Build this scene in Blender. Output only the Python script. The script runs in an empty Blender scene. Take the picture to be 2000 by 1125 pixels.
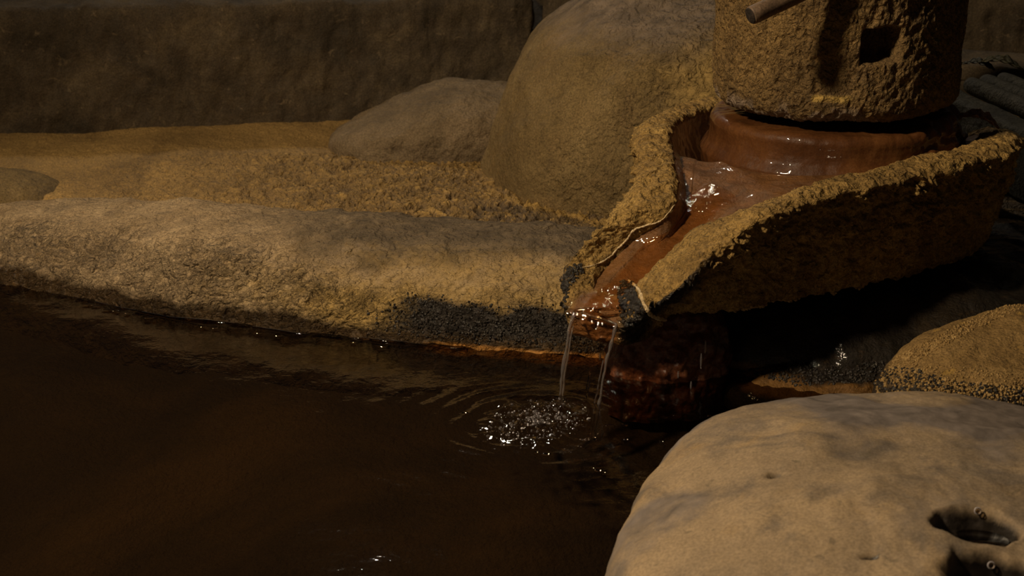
import bpy, bmesh, math, random
import numpy as np
from mathutils import Vector
from mathutils.bvhtree import BVHTree

random.seed(7)
RNG = np.random.default_rng(11)
scene = bpy.context.scene
COL = scene.collection

# ------------------------------------------------------------------ camera, world, light, exposure
CAM_H, PITCH, FPX = 0.80, math.radians(18), 3300.0
cam_d = bpy.data.cameras.new('camera')
cam = bpy.data.objects.new('camera', cam_d)
COL.objects.link(cam)
cam.location = (0, 0, CAM_H)
cam.rotation_euler = (math.pi / 2 - PITCH, 0, 0)
cam_d.sensor_width = 36.0
cam_d.lens = FPX / 2000 * 36.0
cam_d.clip_start = 0.02
cam_d.dof.use_dof = True
cam_d.dof.focus_distance = 2.28
cam_d.dof.aperture_fstop = 11.0
scene.camera = cam

world = bpy.data.worlds.new('world')
scene.world = world
world.use_nodes = True
bg = world.node_tree.nodes['Background']
bg.inputs[0].default_value = (0.75, 0.66, 0.62, 1)
bg.inputs[1].default_value = 0.009

def spot(name, loc, target, power, color, size, angle=70, blend=0.5):
    d = bpy.data.lights.new(name, 'SPOT')
    o = bpy.data.objects.new(name, d)
    COL.objects.link(o)
    o.location = loc
    o.rotation_euler = (Vector(target) - Vector(loc)).to_track_quat('-Z', 'Y').to_euler()
    d.energy = power
    d.color = color
    d.shadow_soft_size = size
    d.spot_size = math.radians(angle)
    d.spot_blend = blend
    return o
spot('bath_lamp', (-1.2, 1.22, 1.78), (0.2, 2.0, 0.0), 185, (1.0, 0.78, 0.51), 0.09, 100, 0.75)
spot('far_lamp', (-0.5, 5.2, 2.5), (0.2, 2.3, 0.0), 60, (1.0, 0.86, 0.68), 0.12, 70, 0.6)

scene.view_settings.view_transform = 'Standard'
scene.view_settings.look = 'None'
scene.view_settings.exposure = 0.0
scene.view_settings.gamma = 1.0
scene.view_settings.use_curve_mapping = False

# ------------------------------------------------------------------ pixel <-> world for laying things out at their real distance
def ray(x, y):
    a = (x - 1000) / FPX
    b = (562.5 - y) / FPX
    return np.array([a, math.cos(PITCH) + b * math.sin(PITCH), -math.sin(PITCH) + b * math.cos(PITCH)])
def pz(x, y, z):
    r = ray(x, y)
    return np.array([0, 0, CAM_H]) + r * (z - CAM_H) / r[2]
def py(x, y, Y):
    r = ray(x, y)
    return np.array([0, 0, CAM_H]) + r * Y / r[1]

# ------------------------------------------------------------------ numpy noise
_G = np.array([[1,1,0],[-1,1,0],[1,-1,0],[-1,-1,0],[1,0,1],[-1,0,1],[1,0,-1],[-1,0,-1],[0,1,1],[0,-1,1],[0,1,-1],[0,-1,-1]], np.float32)
def _hash(i, j, k):
    h = (i.astype(np.uint32) * np.uint32(374761393) + j.astype(np.uint32) * np.uint32(668265263) + k.astype(np.uint32) * np.uint32(2147483647 - 58))
    h = (h ^ (h >> np.uint32(13))) * np.uint32(1274126177)
    return h ^ (h >> np.uint32(16))
def perlin(P, scale=1.0, seed=0.0):
    sh = P.shape[:-1]
    p = (P.reshape(-1, 3) * scale + np.array([seed * 17.3, seed * 9.1 + 3.7, seed * 5.9 + 1.3])).astype(np.float32)
    i = np.floor(p).astype(np.int64)
    f = p - i
    w = f * f * f * (f * (f * 6 - 15) + 10)
    out = np.zeros(len(p), np.float32)
    for dx in (0, 1):
        wx = w[:, 0] if dx else 1 - w[:, 0]
        for dy in (0, 1):
            wy = w[:, 1] if dy else 1 - w[:, 1]
            for dz in (0, 1):
                wz = w[:, 2] if dz else 1 - w[:, 2]
                g = _G[_hash(i[:, 0] + dx, i[:, 1] + dy, i[:, 2] + dz) % np.uint32(12)]
                out += wx * wy * wz * (g[:, 0] * (f[:, 0] - dx) + g[:, 1] * (f[:, 1] - dy) + g[:, 2] * (f[:, 2] - dz))
    return out.reshape(sh)
def fbm(P, scale, octv=4, seed=0, gain=0.5):
    o = 0; a = 1.0
    for k in range(octv):
        o = o + a * perlin(P, scale * 2.03 ** k, seed + k * 1.7)
        a *= gain
    return o
def ridged(P, scale, octv=3, seed=0):
    o = 0; a = 1.0
    for k in range(octv):
        n = 1 - np.abs(perlin(P, scale * 2.1 ** k, seed + k * 2.3)) * 2.2
        o = o + a * n
        a *= 0.5
    return o / 1.75
def sst(a, b, x):
    t = np.clip((x - a) / (b - a), 0, 1)
    return t * t * (3 - 2 * t)

# ------------------------------------------------------------------ mesh helpers
def grid_normals(V, wrap_u=False):
    if wrap_u:
        du = np.roll(V, -1, 1) - np.roll(V, 1, 1)
    else:
        du = np.gradient(V, axis=1)
    dv = np.gradient(V, axis=0)
    n = np.cross(du, dv)
    l = np.linalg.norm(n, axis=-1, keepdims=True)
    return n / np.maximum(l, 1e-12)
def mesh_arrays(name, verts, quads, attrs=None, tris=None):
    me = bpy.data.meshes.new(name)
    verts = np.ascontiguousarray(verts, np.float32).reshape(-1, 3)
    me.vertices.add(len(verts))
    me.vertices.foreach_set('co', verts.ravel())
    nq = len(quads); nt = 0 if tris is None else len(tris)
    loops = np.concatenate([np.asarray(quads, np.int32).ravel()] + ([np.asarray(tris, np.int32).ravel()] if nt else []))
    me.loops.add(len(loops))
    me.loops.foreach_set('vertex_index', loops)
    me.polygons.add(nq + nt)
    starts = np.concatenate([np.arange(nq) * 4, nq * 4 + np.arange(nt) * 3]).astype(np.int32)
    me.polygons.foreach_set('loop_start', starts)
    me.polygons.foreach_set('use_smooth', np.ones(nq + nt, bool))
    for k, a in (attrs or {}).items():
        at = me.attributes.new(k, 'FLOAT', 'POINT')
        at.data.foreach_set('value', np.ascontiguousarray(a, np.float32).ravel())
    me.update(calc_edges=True)
    me.validate()
    return me
def grid_quads(M, N, wrap_u=False, flip=False):
    i, j = np.meshgrid(np.arange(M - 1), np.arange(N if wrap_u else N - 1), indexing='ij')
    j2 = (j + 1) % N
    q = np.stack([i * N + j, i * N + j2, (i + 1) * N + j2, (i + 1) * N + j], -1).reshape(-1, 4)
    return q[:, ::-1] if flip else q
def link(name, me, mat, parent=None, loc=None):
    o = bpy.data.objects.new(name, me)
    COL.objects.link(o)
    if mat is not None:
        me.materials.append(mat)
    if parent is not None:
        o.parent = parent
        me.transform(parent.matrix_world.inverted() if False else __import__('mathutils').Matrix.Translation(-Vector(parent.location)))
    elif loc is not None:
        me.transform(__import__('mathutils').Matrix.Translation(-Vector(loc)))
        o.location = loc
    return o
def tag(o, label=None, cat=None, group=None, kind=None):
    if label: o['label'] = label
    if cat: o['category'] = cat
    if group: o['group'] = group
    if kind: o['kind'] = kind
    return o
def empty(name, loc, label, cat, group=None):
    o = bpy.data.objects.new(name, None)
    COL.objects.link(o)
    o.location = loc
    o.empty_display_size = 0.05
    return tag(o, label, cat, group)
def grid_obj(name, V, mat, attrs=None, wrap_u=False, flip=False, parent=None, loc=None):
    M, N = V.shape[:2]
    return link(name, mesh_arrays(name, V, grid_quads(M, N, wrap_u, flip), attrs), mat, parent, loc)

def dome_dirs(n, theta_max=115):
    """pole-free hemisphere-plus: a square grid wrapped over the top of a sphere"""
    u, v = np.meshgrid(np.linspace(-1, 1, n), np.linspace(-1, 1, n), indexing='xy')
    x = u * np.sqrt(1 - v * v / 2); y = v * np.sqrt(1 - u * u / 2)
    r = np.sqrt(x * x + y * y)
    th = r * math.radians(theta_max)
    s = np.where(r > 1e-9, np.sin(th) / np.maximum(r, 1e-9), math.radians(theta_max))
    return np.stack([x * s, y * s, np.cos(th)], -1)
def superell(D, a, b, c, nh=2.2, nv=2.4):
    h = (np.abs(D[..., 0] / a) ** nh + np.abs(D[..., 1] / b) ** nh)
    r = (h ** (nv / nh) + np.abs(D[..., 2] / c) ** nv) ** (-1 / nv)
    return D * r[..., None]
def rotz(V, deg):
    a = math.radians(deg); c, s = math.cos(a), math.sin(a)
    o = V.copy()
    o[..., 0] = V[..., 0] * c - V[..., 1] * s
    o[..., 1] = V[..., 0] * s + V[..., 1] * c
    return o
def bvh_of(V, quads):
    return BVHTree.FromPolygons([tuple(v) for v in V.reshape(-1, 3).tolist()], quads.tolist())
def hit(bvh, x, y):
    r = Vector(ray(x, y)).normalized()
    h = bvh.ray_cast(Vector((0, 0, CAM_H)), r)
    return (h[0], h[1]) if h[0] is not None else (None, None)
def project(V):
    d = V[..., 1] * math.cos(PITCH) + (CAM_H - V[..., 2]) * math.sin(PITCH)
    v = V[..., 1] * math.sin(PITCH) + (V[..., 2] - CAM_H) * math.cos(PITCH)
    return 1000 + FPX * V[..., 0] / d, 562.5 - FPX * v / d

def catmull_closed(P, n):
    P = np.asarray(P, float); K = len(P)
    t = np.linspace(0, K, n, endpoint=False)
    i = np.floor(t).astype(int); f = (t - i)[:, None]
    p0, p1, p2, p3 = P[(i - 1) % K], P[i % K], P[(i + 1) % K], P[(i + 2) % K]
    return 0.5 * ((2 * p1) + (-p0 + p2) * f + (2 * p0 - 5 * p1 + 4 * p2 - p3) * f ** 2 + (-p0 + 3 * p1 - 3 * p2 + p3) * f ** 3)
def catmull_open(P, n):
    P = np.asarray(P, float)
    P = np.vstack([2 * P[0] - P[1], P, 2 * P[-1] - P[-2]])
    K = len(P) - 3
    t = np.linspace(0, K, n)
    i = np.minimum(np.floor(t).astype(int), K - 1); f = (t - i)[:, None]
    p0, p1, p2, p3 = P[i], P[i + 1], P[i + 2], P[i + 3]
    return 0.5 * ((2 * p1) + (-p0 + p2) * f + (2 * p0 - 5 * p1 + 4 * p2 - p3) * f ** 2 + (-p0 + 3 * p1 - 3 * p2 + p3) * f ** 3)

def tube(path, radii, seg=10, cap=True):
    """closed tube along a polyline -> verts, quads, tris"""
    path = np.asarray(path, float); n = len(path)
    radii = np.broadcast_to(np.asarray(radii, float), (n,))
    T = np.gradient(path, axis=0); T /= np.linalg.norm(T, axis=1, keepdims=True)
    up = np.array([0, 0, 1.0]) if abs(T[0, 2]) < 0.9 else np.array([1.0, 0, 0])
    A = np.cross(T, up); A /= np.linalg.norm(A, axis=1, keepdims=True)
    B = np.cross(A, T)
    ang = np.linspace(0, 2 * np.pi, seg, endpoint=False)
    V = path[:, None] + radii[:, None, None] * (np.cos(ang)[None, :, None] * A[:, None] + np.sin(ang)[None, :, None] * B[:, None])
    V = V.reshape(-1, 3)
    q = grid_quads(n, seg, True)
    tris = None
    if cap:
        c0, c1 = len(V), len(V) + 1
        V = np.vstack([V, path[:1], path[-1:]])
        a = np.arange(seg); b = (a + 1) % seg
        tris = np.vstack([np.stack([np.full(seg, c0), b, a], 1), np.stack([np.full(seg, c1), (n - 1) * seg + a, (n - 1) * seg + b], 1)])
    return V, q, tris

_ico = {}
def ico(level):
    if level not in _ico:
        bm = bmesh.new()
        bmesh.ops.create_icosphere(bm, subdivisions=level, radius=1.0)
        bm.verts.ensure_lookup_table()
        _ico[level] = (np.array([v.co[:] for v in bm.verts]), np.array([[v.index for v in f.verts] for f in bm.faces]))
        bm.free()
    return _ico[level]
def grains(name, pts, nrm, rad, mat, parent=None, level=1, flat=0.75, kind='stuff'):
    """many small nodules set into a surface, one mesh"""
    iv, it = ico(level)
    pts = np.asarray(pts); rad = np.asarray(rad)
    K = len(pts)
    jit = 1 + RNG.uniform(-0.25, 0.25, (K, 1, 3))
    V = pts[:, None] + iv[None] * rad[:, None, None] * jit
    T = (it[None] + (np.arange(K) * len(iv))[:, None, None]).reshape(-1, 3)
    me = mesh_arrays(name, V.reshape(-1, 3), np.zeros((0, 4), np.int32), None, T)
    o = link(name, me, mat, parent)
    o['kind'] = kind
    return o

# ------------------------------------------------------------------ materials
def new_mat(name):
    m = bpy.data.materials.new(name)
    m.use_nodes = True
    nt = m.node_tree
    return m, nt, nt.nodes['Principled BSDF']
def N(nt, t, **kw):
    n = nt.nodes.new(t)
    for k, v in kw.items():
        setattr(n, k, v)
    return n
def mixc(nt, fac, a, b, blend='MIX'):
    n = N(nt, 'ShaderNodeMix', data_type='RGBA', blend_type=blend)
    for s, v in ((n.inputs[0], fac), (n.inputs[6], a), (n.inputs[7], b)):
        if hasattr(v, 'is_linked') or isinstance(v, bpy.types.NodeSocket):
            nt.links.new(v, s)
        elif isinstance(v, (tuple, list)):
            s.default_value = (*v[:3], 1)
        else:
            s.default_value = v
    return n.outputs[2]
def mixf(nt, fac, a, b):
    n = N(nt, 'ShaderNodeMix', data_type='FLOAT')
    for s, v in ((n.inputs[0], fac), (n.inputs[2], a), (n.inputs[3], b)):
        if isinstance(v, bpy.types.NodeSocket):
            nt.links.new(v, s)
        else:
            s.default_value = v
    return n.outputs[0]
def noise(nt, vec, scale, detail=6, rough=0.6, dist=0.0):
    n = N(nt, 'ShaderNodeTexNoise')
    nt.links.new(vec, n.inputs['Vector'])
    n.inputs['Scale'].default_value = scale
    n.inputs['Detail'].default_value = detail
    n.inputs['Roughness'].default_value = rough
    n.inputs['Distortion'].default_value = dist
    return n.outputs['Fac']
def ramp(nt, fac, stops, interp='LINEAR'):
    n = N(nt, 'ShaderNodeValToRGB')
    n.color_ramp.interpolation = interp
    e = n.color_ramp.elements
    while len(e) < len(stops):
        e.new(0.5)
    for el, (p, c) in zip(e, stops):
        el.position = p
        el.color = (*c, 1) if len(c) == 3 else c
    nt.links.new(fac, n.inputs[0])
    return n.outputs[0]
def maprange(nt, v, a, b, c=0.0, d=1.0):
    n = N(nt, 'ShaderNodeMapRange')
    nt.links.new(v, n.inputs[0])
    for i, x in zip((1, 2, 3, 4), (a, b, c, d)):
        n.inputs[i].default_value = x
    return n.outputs[0]
def rock(name, cols, scale=9, patches=(), layers=(), rough=0.8, bumps=((85, 0.9, 0.007), (260, 0.8, 0.0025)), stretch=(1, 1, 1), speck=0.35, spec=0.35, ridge=None, ridge_attr=None):
    """cols: dark..light ramp; patches: (colour, scale, lo, hi, amount); layers: (attribute, colour, roughness)"""
    m, nt, b = new_mat(name)
    tc = N(nt, 'ShaderNodeTexCoord')
    mp = N(nt, 'ShaderNodeMapping')
    nt.links.new(tc.outputs['Object'], mp.inputs[0])
    mp.inputs['Scale'].default_value = stretch
    v = mp.outputs[0]
    n1 = noise(nt, v, scale, 9, 0.65, 0.6)
    k = len(cols)
    c = ramp(nt, n1, [(0.28 + 0.44 * i / max(1, k - 1), cc) for i, cc in enumerate(cols)])
    for col, sc, lo, hi, amt in patches:
        f = maprange(nt, noise(nt, v, sc, 7, 0.6, 0.9), lo, hi, 0, amt)
        c = mixc(nt, f, c, col)
    sp = maprange(nt, noise(nt, v, 330, 3, 0.7), 0.35, 0.65, 1 - speck, 1 + speck)
    mm = N(nt, 'ShaderNodeVectorMath', operation='SCALE')
    nt.links.new(c, mm.inputs[0]); nt.links.new(sp, mm.inputs['Scale'])
    c = mm.outputs[0]
    r = maprange(nt, noise(nt, v, 40, 4), 0.3, 0.7, rough - 0.1, rough + 0.08)
    for at, col, rg in layers:
        a = N(nt, 'ShaderNodeAttribute', attribute_name=at)
        nz = noise(nt, v, 55, 5, 0.65)
        add = N(nt, 'ShaderNodeMath', operation='MULTIPLY_ADD')
        nt.links.new(nz, add.inputs[0]); add.inputs[1].default_value = 0.9
        nt.links.new(a.outputs['Fac'], add.inputs[2])
        f = maprange(nt, add.outputs[0], 0.55, 1.25)
        lc = mixc(nt, maprange(nt, noise(nt, v, 30, 5, 0.6, 0.5), 0.3, 0.7), tuple(0.55 * x for x in col), tuple(min(1, 1.35 * x) for x in col))
        c = mixc(nt, f, c, lc)
        r = mixf(nt, f, r, rg)
    nt.links.new(c, b.inputs['Base Color'])
    nt.links.new(r, b.inputs['Roughness'])
    b.inputs['Specular IOR Level'].default_value = spec
    h = None
    for sc, st, dist in bumps:
        bn = N(nt, 'ShaderNodeBump')
        bn.inputs['Strength'].default_value = st
        bn.inputs['Distance'].default_value = dist
        nt.links.new(noise(nt, v, sc, 6, 0.6), bn.inputs['Height'])
        if h is not None:
            nt.links.new(h, bn.inputs['Normal'])
        h = bn.outputs[0]
    if ridge:
        sc, st, dist = ridge
        rn = N(nt, 'ShaderNodeTexNoise', noise_type='RIDGED_MULTIFRACTAL')
        wv = N(nt, 'ShaderNodeVectorMath', operation='MULTIPLY_ADD')
        wn = N(nt, 'ShaderNodeTexNoise'); wn.inputs['Scale'].default_value = sc * 0.7; wn.inputs['Detail'].default_value = 3
        nt.links.new(v, wn.inputs['Vector'])
        nt.links.new(wn.outputs['Color'], wv.inputs[0]); wv.inputs[1].default_value = (0.018,) * 3
        nt.links.new(v, wv.inputs[2])
        nt.links.new(wv.outputs[0], rn.inputs['Vector'])
        rn.inputs['Scale'].default_value = sc; rn.inputs['Detail'].default_value = 5; rn.inputs['Roughness'].default_value = 0.55
        rn.inputs['Lacunarity'].default_value = 2.2; rn.inputs['Offset'].default_value = 0.9; rn.inputs['Gain'].default_value = 1.6
        bn = N(nt, 'ShaderNodeBump'); bn.inputs['Strength'].default_value = st; bn.inputs['Distance'].default_value = dist
        hh = rn.outputs['Fac']
        if ridge_attr:
            a = N(nt, 'ShaderNodeAttribute', attribute_name=ridge_attr)
            ml = N(nt, 'ShaderNodeMath', operation='MULTIPLY')
            nt.links.new(hh, ml.inputs[0]); nt.links.new(a.outputs['Fac'], ml.inputs[1]); hh = ml.outputs[0]
        nt.links.new(hh, bn.inputs['Height'])
        if h is not None: nt.links.new(h, bn.inputs['Normal'])
        h = bn.outputs[0]
    if h is not None:
        nt.links.new(h, b.inputs['Normal'])
    return m
def water_mat(name, tint, bump=(), rough=0.02):
    """a thin clear sheet: tinted see-through plus mirror by Fresnel"""
    m, nt, b = new_mat(name)
    nt.nodes.remove(b)
    out = nt.nodes['Material Output']
    tr = N(nt, 'ShaderNodeBsdfTransparent'); tr.inputs[0].default_value = (*tint, 1)
    gl = N(nt, 'ShaderNodeBsdfGlossy'); gl.inputs['Roughness'].default_value = rough
    gl.inputs['Color'].default_value = (1, 1, 1, 1)
    fr = N(nt, 'ShaderNodeFresnel'); fr.inputs['IOR'].default_value = 1.33
    mx = N(nt, 'ShaderNodeMixShader')
    nt.links.new(fr.outputs[0], mx.inputs[0]); nt.links.new(tr.outputs[0], mx.inputs[1]); nt.links.new(gl.outputs[0], mx.inputs[2])
    nt.links.new(mx.outputs[0], out.inputs['Surface'])
    h = None
    tc = N(nt, 'ShaderNodeTexCoord')
    for sc, st, dist in bump:
        bn = N(nt, 'ShaderNodeBump')
        bn.inputs['Strength'].default_value = st; bn.inputs['Distance'].default_value = dist
        nt.links.new(noise(nt, tc.outputs['Object'], sc, 3, 0.5), bn.inputs['Height'])
        if h is not None: nt.links.new(h, bn.inputs['Normal'])
        h = bn.outputs[0]
    if h is not None:
        nt.links.new(h, gl.inputs['Normal']); nt.links.new(h, fr.inputs['Normal'])
    return m

OCHRE = (0.42, 0.26, 0.075)
M = {}
M['trough'] = rock('ochre_crusted_stone', [(0.15, 0.088, 0.026), (0.35, 0.215, 0.063), (0.52, 0.335, 0.105)], 14,
                   patches=((( .17, .10, .03), 30, .55, .7, .6),),
                   layers=(('wet', (0.19, 0.085, 0.026), 0.33), ('black', (0.03, 0.02, 0.012), 0.35)), rough=0.82, ridge=(55, 0.8, 0.006), ridge_attr='dry')
_nt = M['trough'].node_tree; _b = _nt.nodes['Principled BSDF']
_a = N(_nt, 'ShaderNodeAttribute', attribute_name='wet')
_nt.links.new(_a.outputs['Fac'], _b.inputs['Coat Weight'])
_b.inputs['Coat Roughness'].default_value = 0.04
M['drum'] = rock('drum_stone', [(0.085, 0.05, 0.018), (0.20, 0.122, 0.042), (0.29, 0.18, 0.062)], 11,
                 patches=(((.12, .075, .04), 7, .5, .72, .5),), layers=(('pale', (.36, .27, .19), .8), ('yellow', (.52, .34, .09), .8)), rough=0.85, ridge=(95, 0.8, 0.004))
M['inner'] = rock('wet_brown_stone', [(0.045, 0.016, 0.006), (0.10, 0.038, 0.012), (0.17, 0.07, 0.021)], 10,
                  rough=0.45, bumps=((60, 0.35, 0.003), (200, 0.5, 0.0012)), speck=0.15, spec=0.15)
def wet_coat(m, weight=1.0, rough=0.03, sc=110, st=0.3, dist=0.002):
    nt = m.node_tree; b = nt.nodes['Principled BSDF']
    b.inputs['Coat Weight'].default_value = weight
    b.inputs['Coat Roughness'].default_value = rough
    b.inputs['Coat IOR'].default_value = 1.4
    tc = N(nt, 'ShaderNodeTexCoord')
    bn = N(nt, 'ShaderNodeBump'); bn.inputs['Strength'].default_value = st; bn.inputs['Distance'].default_value = dist
    nt.links.new(noise(nt, tc.outputs['Object'], sc, 3, 0.5), bn.inputs['Height'])
    nt.links.new(bn.outputs[0], b.inputs['Coat Normal'])
wet_coat(M['inner'], 1.0, 0.025, 110, 0.16, 0.002)
M['boulder'] = rock('tan_boulder', [(0.20, 0.135, 0.065), (0.36, 0.255, 0.14), (0.48, 0.35, 0.20)], 8,
                    patches=(((.16, .12, .075), 13, .55, .75, .6),),
                    layers=(('grey', (.15, .108, .062), .8), ('ochre', (.40, .26, .085), .8), ('dark', (.035, .028, .022), .4), ('wet', (.065, .038, .015), .4), ('orange', (.42, .19, .04), .4), ('silt', (.095, .064, .036), .9)),
                    rough=0.8, stretch=(1, 1, 1.6), ridge=(60, 1.0, 0.016), ridge_attr='crust')
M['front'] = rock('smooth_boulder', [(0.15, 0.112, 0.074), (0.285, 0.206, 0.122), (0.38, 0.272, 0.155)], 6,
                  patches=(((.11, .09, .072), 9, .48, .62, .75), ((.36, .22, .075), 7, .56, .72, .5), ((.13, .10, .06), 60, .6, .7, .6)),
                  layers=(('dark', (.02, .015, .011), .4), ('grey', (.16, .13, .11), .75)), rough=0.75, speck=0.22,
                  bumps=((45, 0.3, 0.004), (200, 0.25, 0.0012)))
M['upright'] = rock('upright_boulder', [(0.09, 0.06, 0.024), (0.18, 0.12, 0.046), (0.26, 0.18, 0.075)], 7,
                    layers=(('yellow', (.44, .29, .09), .8), ('grey', (.19, .14, .095), .8)), rough=0.78, patches=(((.075, .05, .022), 16, .58, .72, .6), ((.21, .13, .05), 9, .5, .7, .5)), ridge=(55, 0.8, 0.006), ridge_attr='rough')
M['ledge'] = rock('flowstone_ledge', [(0.16, 0.096, 0.032), (0.30, 0.186, 0.062), (0.39, 0.243, 0.08)], 7,
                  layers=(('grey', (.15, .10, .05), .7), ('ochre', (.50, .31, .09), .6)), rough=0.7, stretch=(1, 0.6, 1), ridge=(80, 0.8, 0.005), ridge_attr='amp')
M['flat'] = rock('flat_stone', [(0.10, 0.07, 0.038), (0.18, 0.128, 0.07), (0.25, 0.18, 0.105)], 10, rough=0.8)
M['wall'] = rock('dark_wall_stone', [(0.025, 0.018, 0.010), (0.06, 0.042, 0.023), (0.11, 0.078, 0.04)], 9,
                 patches=(((.19, .135, .075), 45, .6, .75, .8),), rough=0.85, bumps=((30, 0.6, 0.01), (150, 0.5, 0.003)))
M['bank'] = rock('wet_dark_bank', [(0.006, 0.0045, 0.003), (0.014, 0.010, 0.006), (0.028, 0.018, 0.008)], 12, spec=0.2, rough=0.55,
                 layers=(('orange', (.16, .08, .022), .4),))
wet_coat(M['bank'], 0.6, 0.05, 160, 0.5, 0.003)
M['red'] = rock('red_brown_rock', [(0.035, 0.011, 0.005), (0.085, 0.027, 0.011), (0.14, 0.05, 0.019)], 20, rough=0.3, bumps=((90, 0.6, 0.004), (300, 0.4, 0.001)))
wet_coat(M['red'], 0.9, 0.05, 160, 0.6, 0.003)
M['right'] = rock('right_rock', [(0.14, 0.085, 0.03), (0.26, 0.16, 0.055), (0.33, 0.21, 0.08)], 10,
                  layers=(('dark', (.03, .02, .012), .5), ('yellow', (.5, .3, .07), .7)), rough=0.75)
M['floor'] = rock('pool_floor', [(0.035, 0.029, 0.025), (0.085, 0.06, 0.036), (0.17, 0.108, 0.05)], 2.0, rough=0.9, speck=0.15)
M['black_grain'] = rock('dark_grain', [(0.008, 0.006, 0.005), (0.02, 0.015, 0.011), (0.05, 0.038, 0.025)], 60, rough=0.22, spec=0.6)
M['ochre_grain'] = rock('ochre_grain', [(0.12, 0.07, 0.02), (0.34, 0.21, 0.07), (0.52, 0.35, 0.14)], 60, rough=0.5, spec=0.5)
M['white_crust'] = rock('white_crust', [(0.5, 0.36, 0.18), (0.68, 0.52, 0.3), (0.8, 0.66, 0.42)], 40, rough=0.6)
M['rod'] = rock('dark_wood_rod', [(0.07, 0.045, 0.028), (0.14, 0.09, 0.055), (0.22, 0.15, 0.095)], 20, rough=0.6, stretch=(1, 1, 1), bumps=((150, 0.3, 0.001),))
M['rod_end'] = rock('dark_end_grain', [(0.012, 0.008, 0.006), (0.025, 0.017, 0.012), (0.05, 0.033, 0.022)], 90, rough=0.8)
M['pole'] = rock('weathered_pole', [(0.05, 0.045, 0.03), (0.13, 0.115, 0.075), (0.22, 0.19, 0.12)], 18, rough=0.7)
M['leaf'] = rock('dry_leaf', [(0.30, 0.15, 0.085), (0.50, 0.28, 0.17), (0.65, 0.40, 0.26)], 40, rough=0.6)
M['yleaf'] = rock('yellow_leaf', [(0.14, 0.12, 0.06), (0.26, 0.21, 0.08), (0.36, 0.27, 0.07)], 30, rough=0.6)
M['gleaf'] = rock('grey_leaf', [(0.10, 0.09, 0.06), (0.19, 0.17, 0.11), (0.26, 0.23, 0.16)], 30, rough=0.6)
M['pool'] = water_mat('pool_water', (0.42, 0.36, 0.285), bump=((40, 0.25, 0.003), (120, .2, .001)), rough=0.04)
M['stream'] = water_mat('stream_water', (0.93, 0.80, 0.62), bump=((70, 0.6, 0.004), (220, 0.4, 0.001)))
M['meniscus'] = water_mat('waterline_film', (0.72, 0.62, 0.50), rough=0.03)
M['fall'] = water_mat('falling_water', (0.93, 0.86, 0.76), bump=((60, 0.5, 0.003),))
m, nt, b = new_mat('bubble'); M['bubble'] = m
b.inputs['Base Color'].default_value = (0.85, 0.80, 0.80, 1); b.inputs['Roughness'].default_value = 0.05
b.inputs['Transmission Weight'].default_value = 0.93; b.inputs['IOR'].default_value = 1.33
m, nt, b = new_mat('foam'); M['foam'] = m
b.inputs['Base Color'].default_value = (0.45, 0.42, 0.44, 1); b.inputs['Roughness'].default_value = 0.25

# ================================================================== setting
# pool floor
def axis(lo, a, b_, hi, fine, coarse):
    return np.concatenate([np.arange(lo, a, coarse), np.arange(a, b_, fine), np.arange(b_, hi + 1e-6, coarse)])
gx, gy = np.meshgrid(np.linspace(-2.2, 2.0, 150), np.linspace(-0.6, 2.9, 130), indexing='xy')
V = np.stack([gx, gy, np.full_like(gx, -0.2)], -1)
V[..., 2] += 0.04 * fbm(V, 2.4, 4, 3) + 0.15 * sst(1.5, 2.35, gy + 0.35 * gx)
o = grid_obj('pool_floor', V, M['floor'])
tag(o, 'dark brown bottom of the hot spring pool seen through the water', 'floor', kind='structure')

# ledge of flowstone behind the long boulder
gx, gy = np.meshgrid(axis(-2.2, -1.05, 0.25, 2.0, 0.0037, 0.06), axis(2.30, 2.50, 3.45, 4.4, 0.005, 0.06), indexing='xy')
V = np.stack([gx, gy, np.full_like(gx, 0.055)], -1)
dip = np.interp(gx, [-1.30, -0.95, -0.79, -0.524, -0.252, 0.0, 0.34, 0.6], [3.04, 2.785, 2.685, 2.535, 2.435, 2.373, 2.34, 2.34])
V[..., 2] -= 0.3 * (1 - sst(-0.06, 0.10, gy - dip))
flat_n = fbm(V, 3.0, 3, 8)
V[..., 2] += 0.012 * flat_n + 0.01 * sst(2.7, 3.3, gy)
warp = np.stack([perlin(V, 16, 1), perlin(V, 16, 2), 0 * gx], -1) * 0.025
Q = (V + warp) * np.array([1.0, 0.62, 0.0])
rip = ridged(Q, 60, 2, 4)
amp = sst(-1.0, -0.45, gx) * (1 - sst(3.02, 3.18, gy - 0.12 * perlin(V, 5, 9))) * (0.55 + 0.45 * sst(-0.55, -0.15, gx))
V[..., 2] += 0.016 * amp * (rip - 0.4) + 0.0012 * fbm(V, 60, 3, 5)
bed = sst(-0.15, 0.1, gx) * (1 - sst(2.62, 2.9, gy))
grey_l = np.clip(1.1 * bed + 0.45 * (1 - sst(0.35, 0.8, rip)) * amp, 0, 1)  # ripple troughs greyed as painted shade, along with the dark bed
och_l = np.clip(amp * sst(0.5, 0.95, rip) * 1.0 + 0.6 * (1 - sst(0.0, 0.035, np.abs(gy - (2.80 - 0.85 * (gx + 0.035)))) ) * (gx > -0.05) * (gx < 0.3), 0, 1)
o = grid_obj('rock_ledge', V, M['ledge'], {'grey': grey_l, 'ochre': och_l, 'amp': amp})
tag(o, 'rippled ochre flowstone ledge behind the long boulder', 'ledge', kind='structure')

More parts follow.
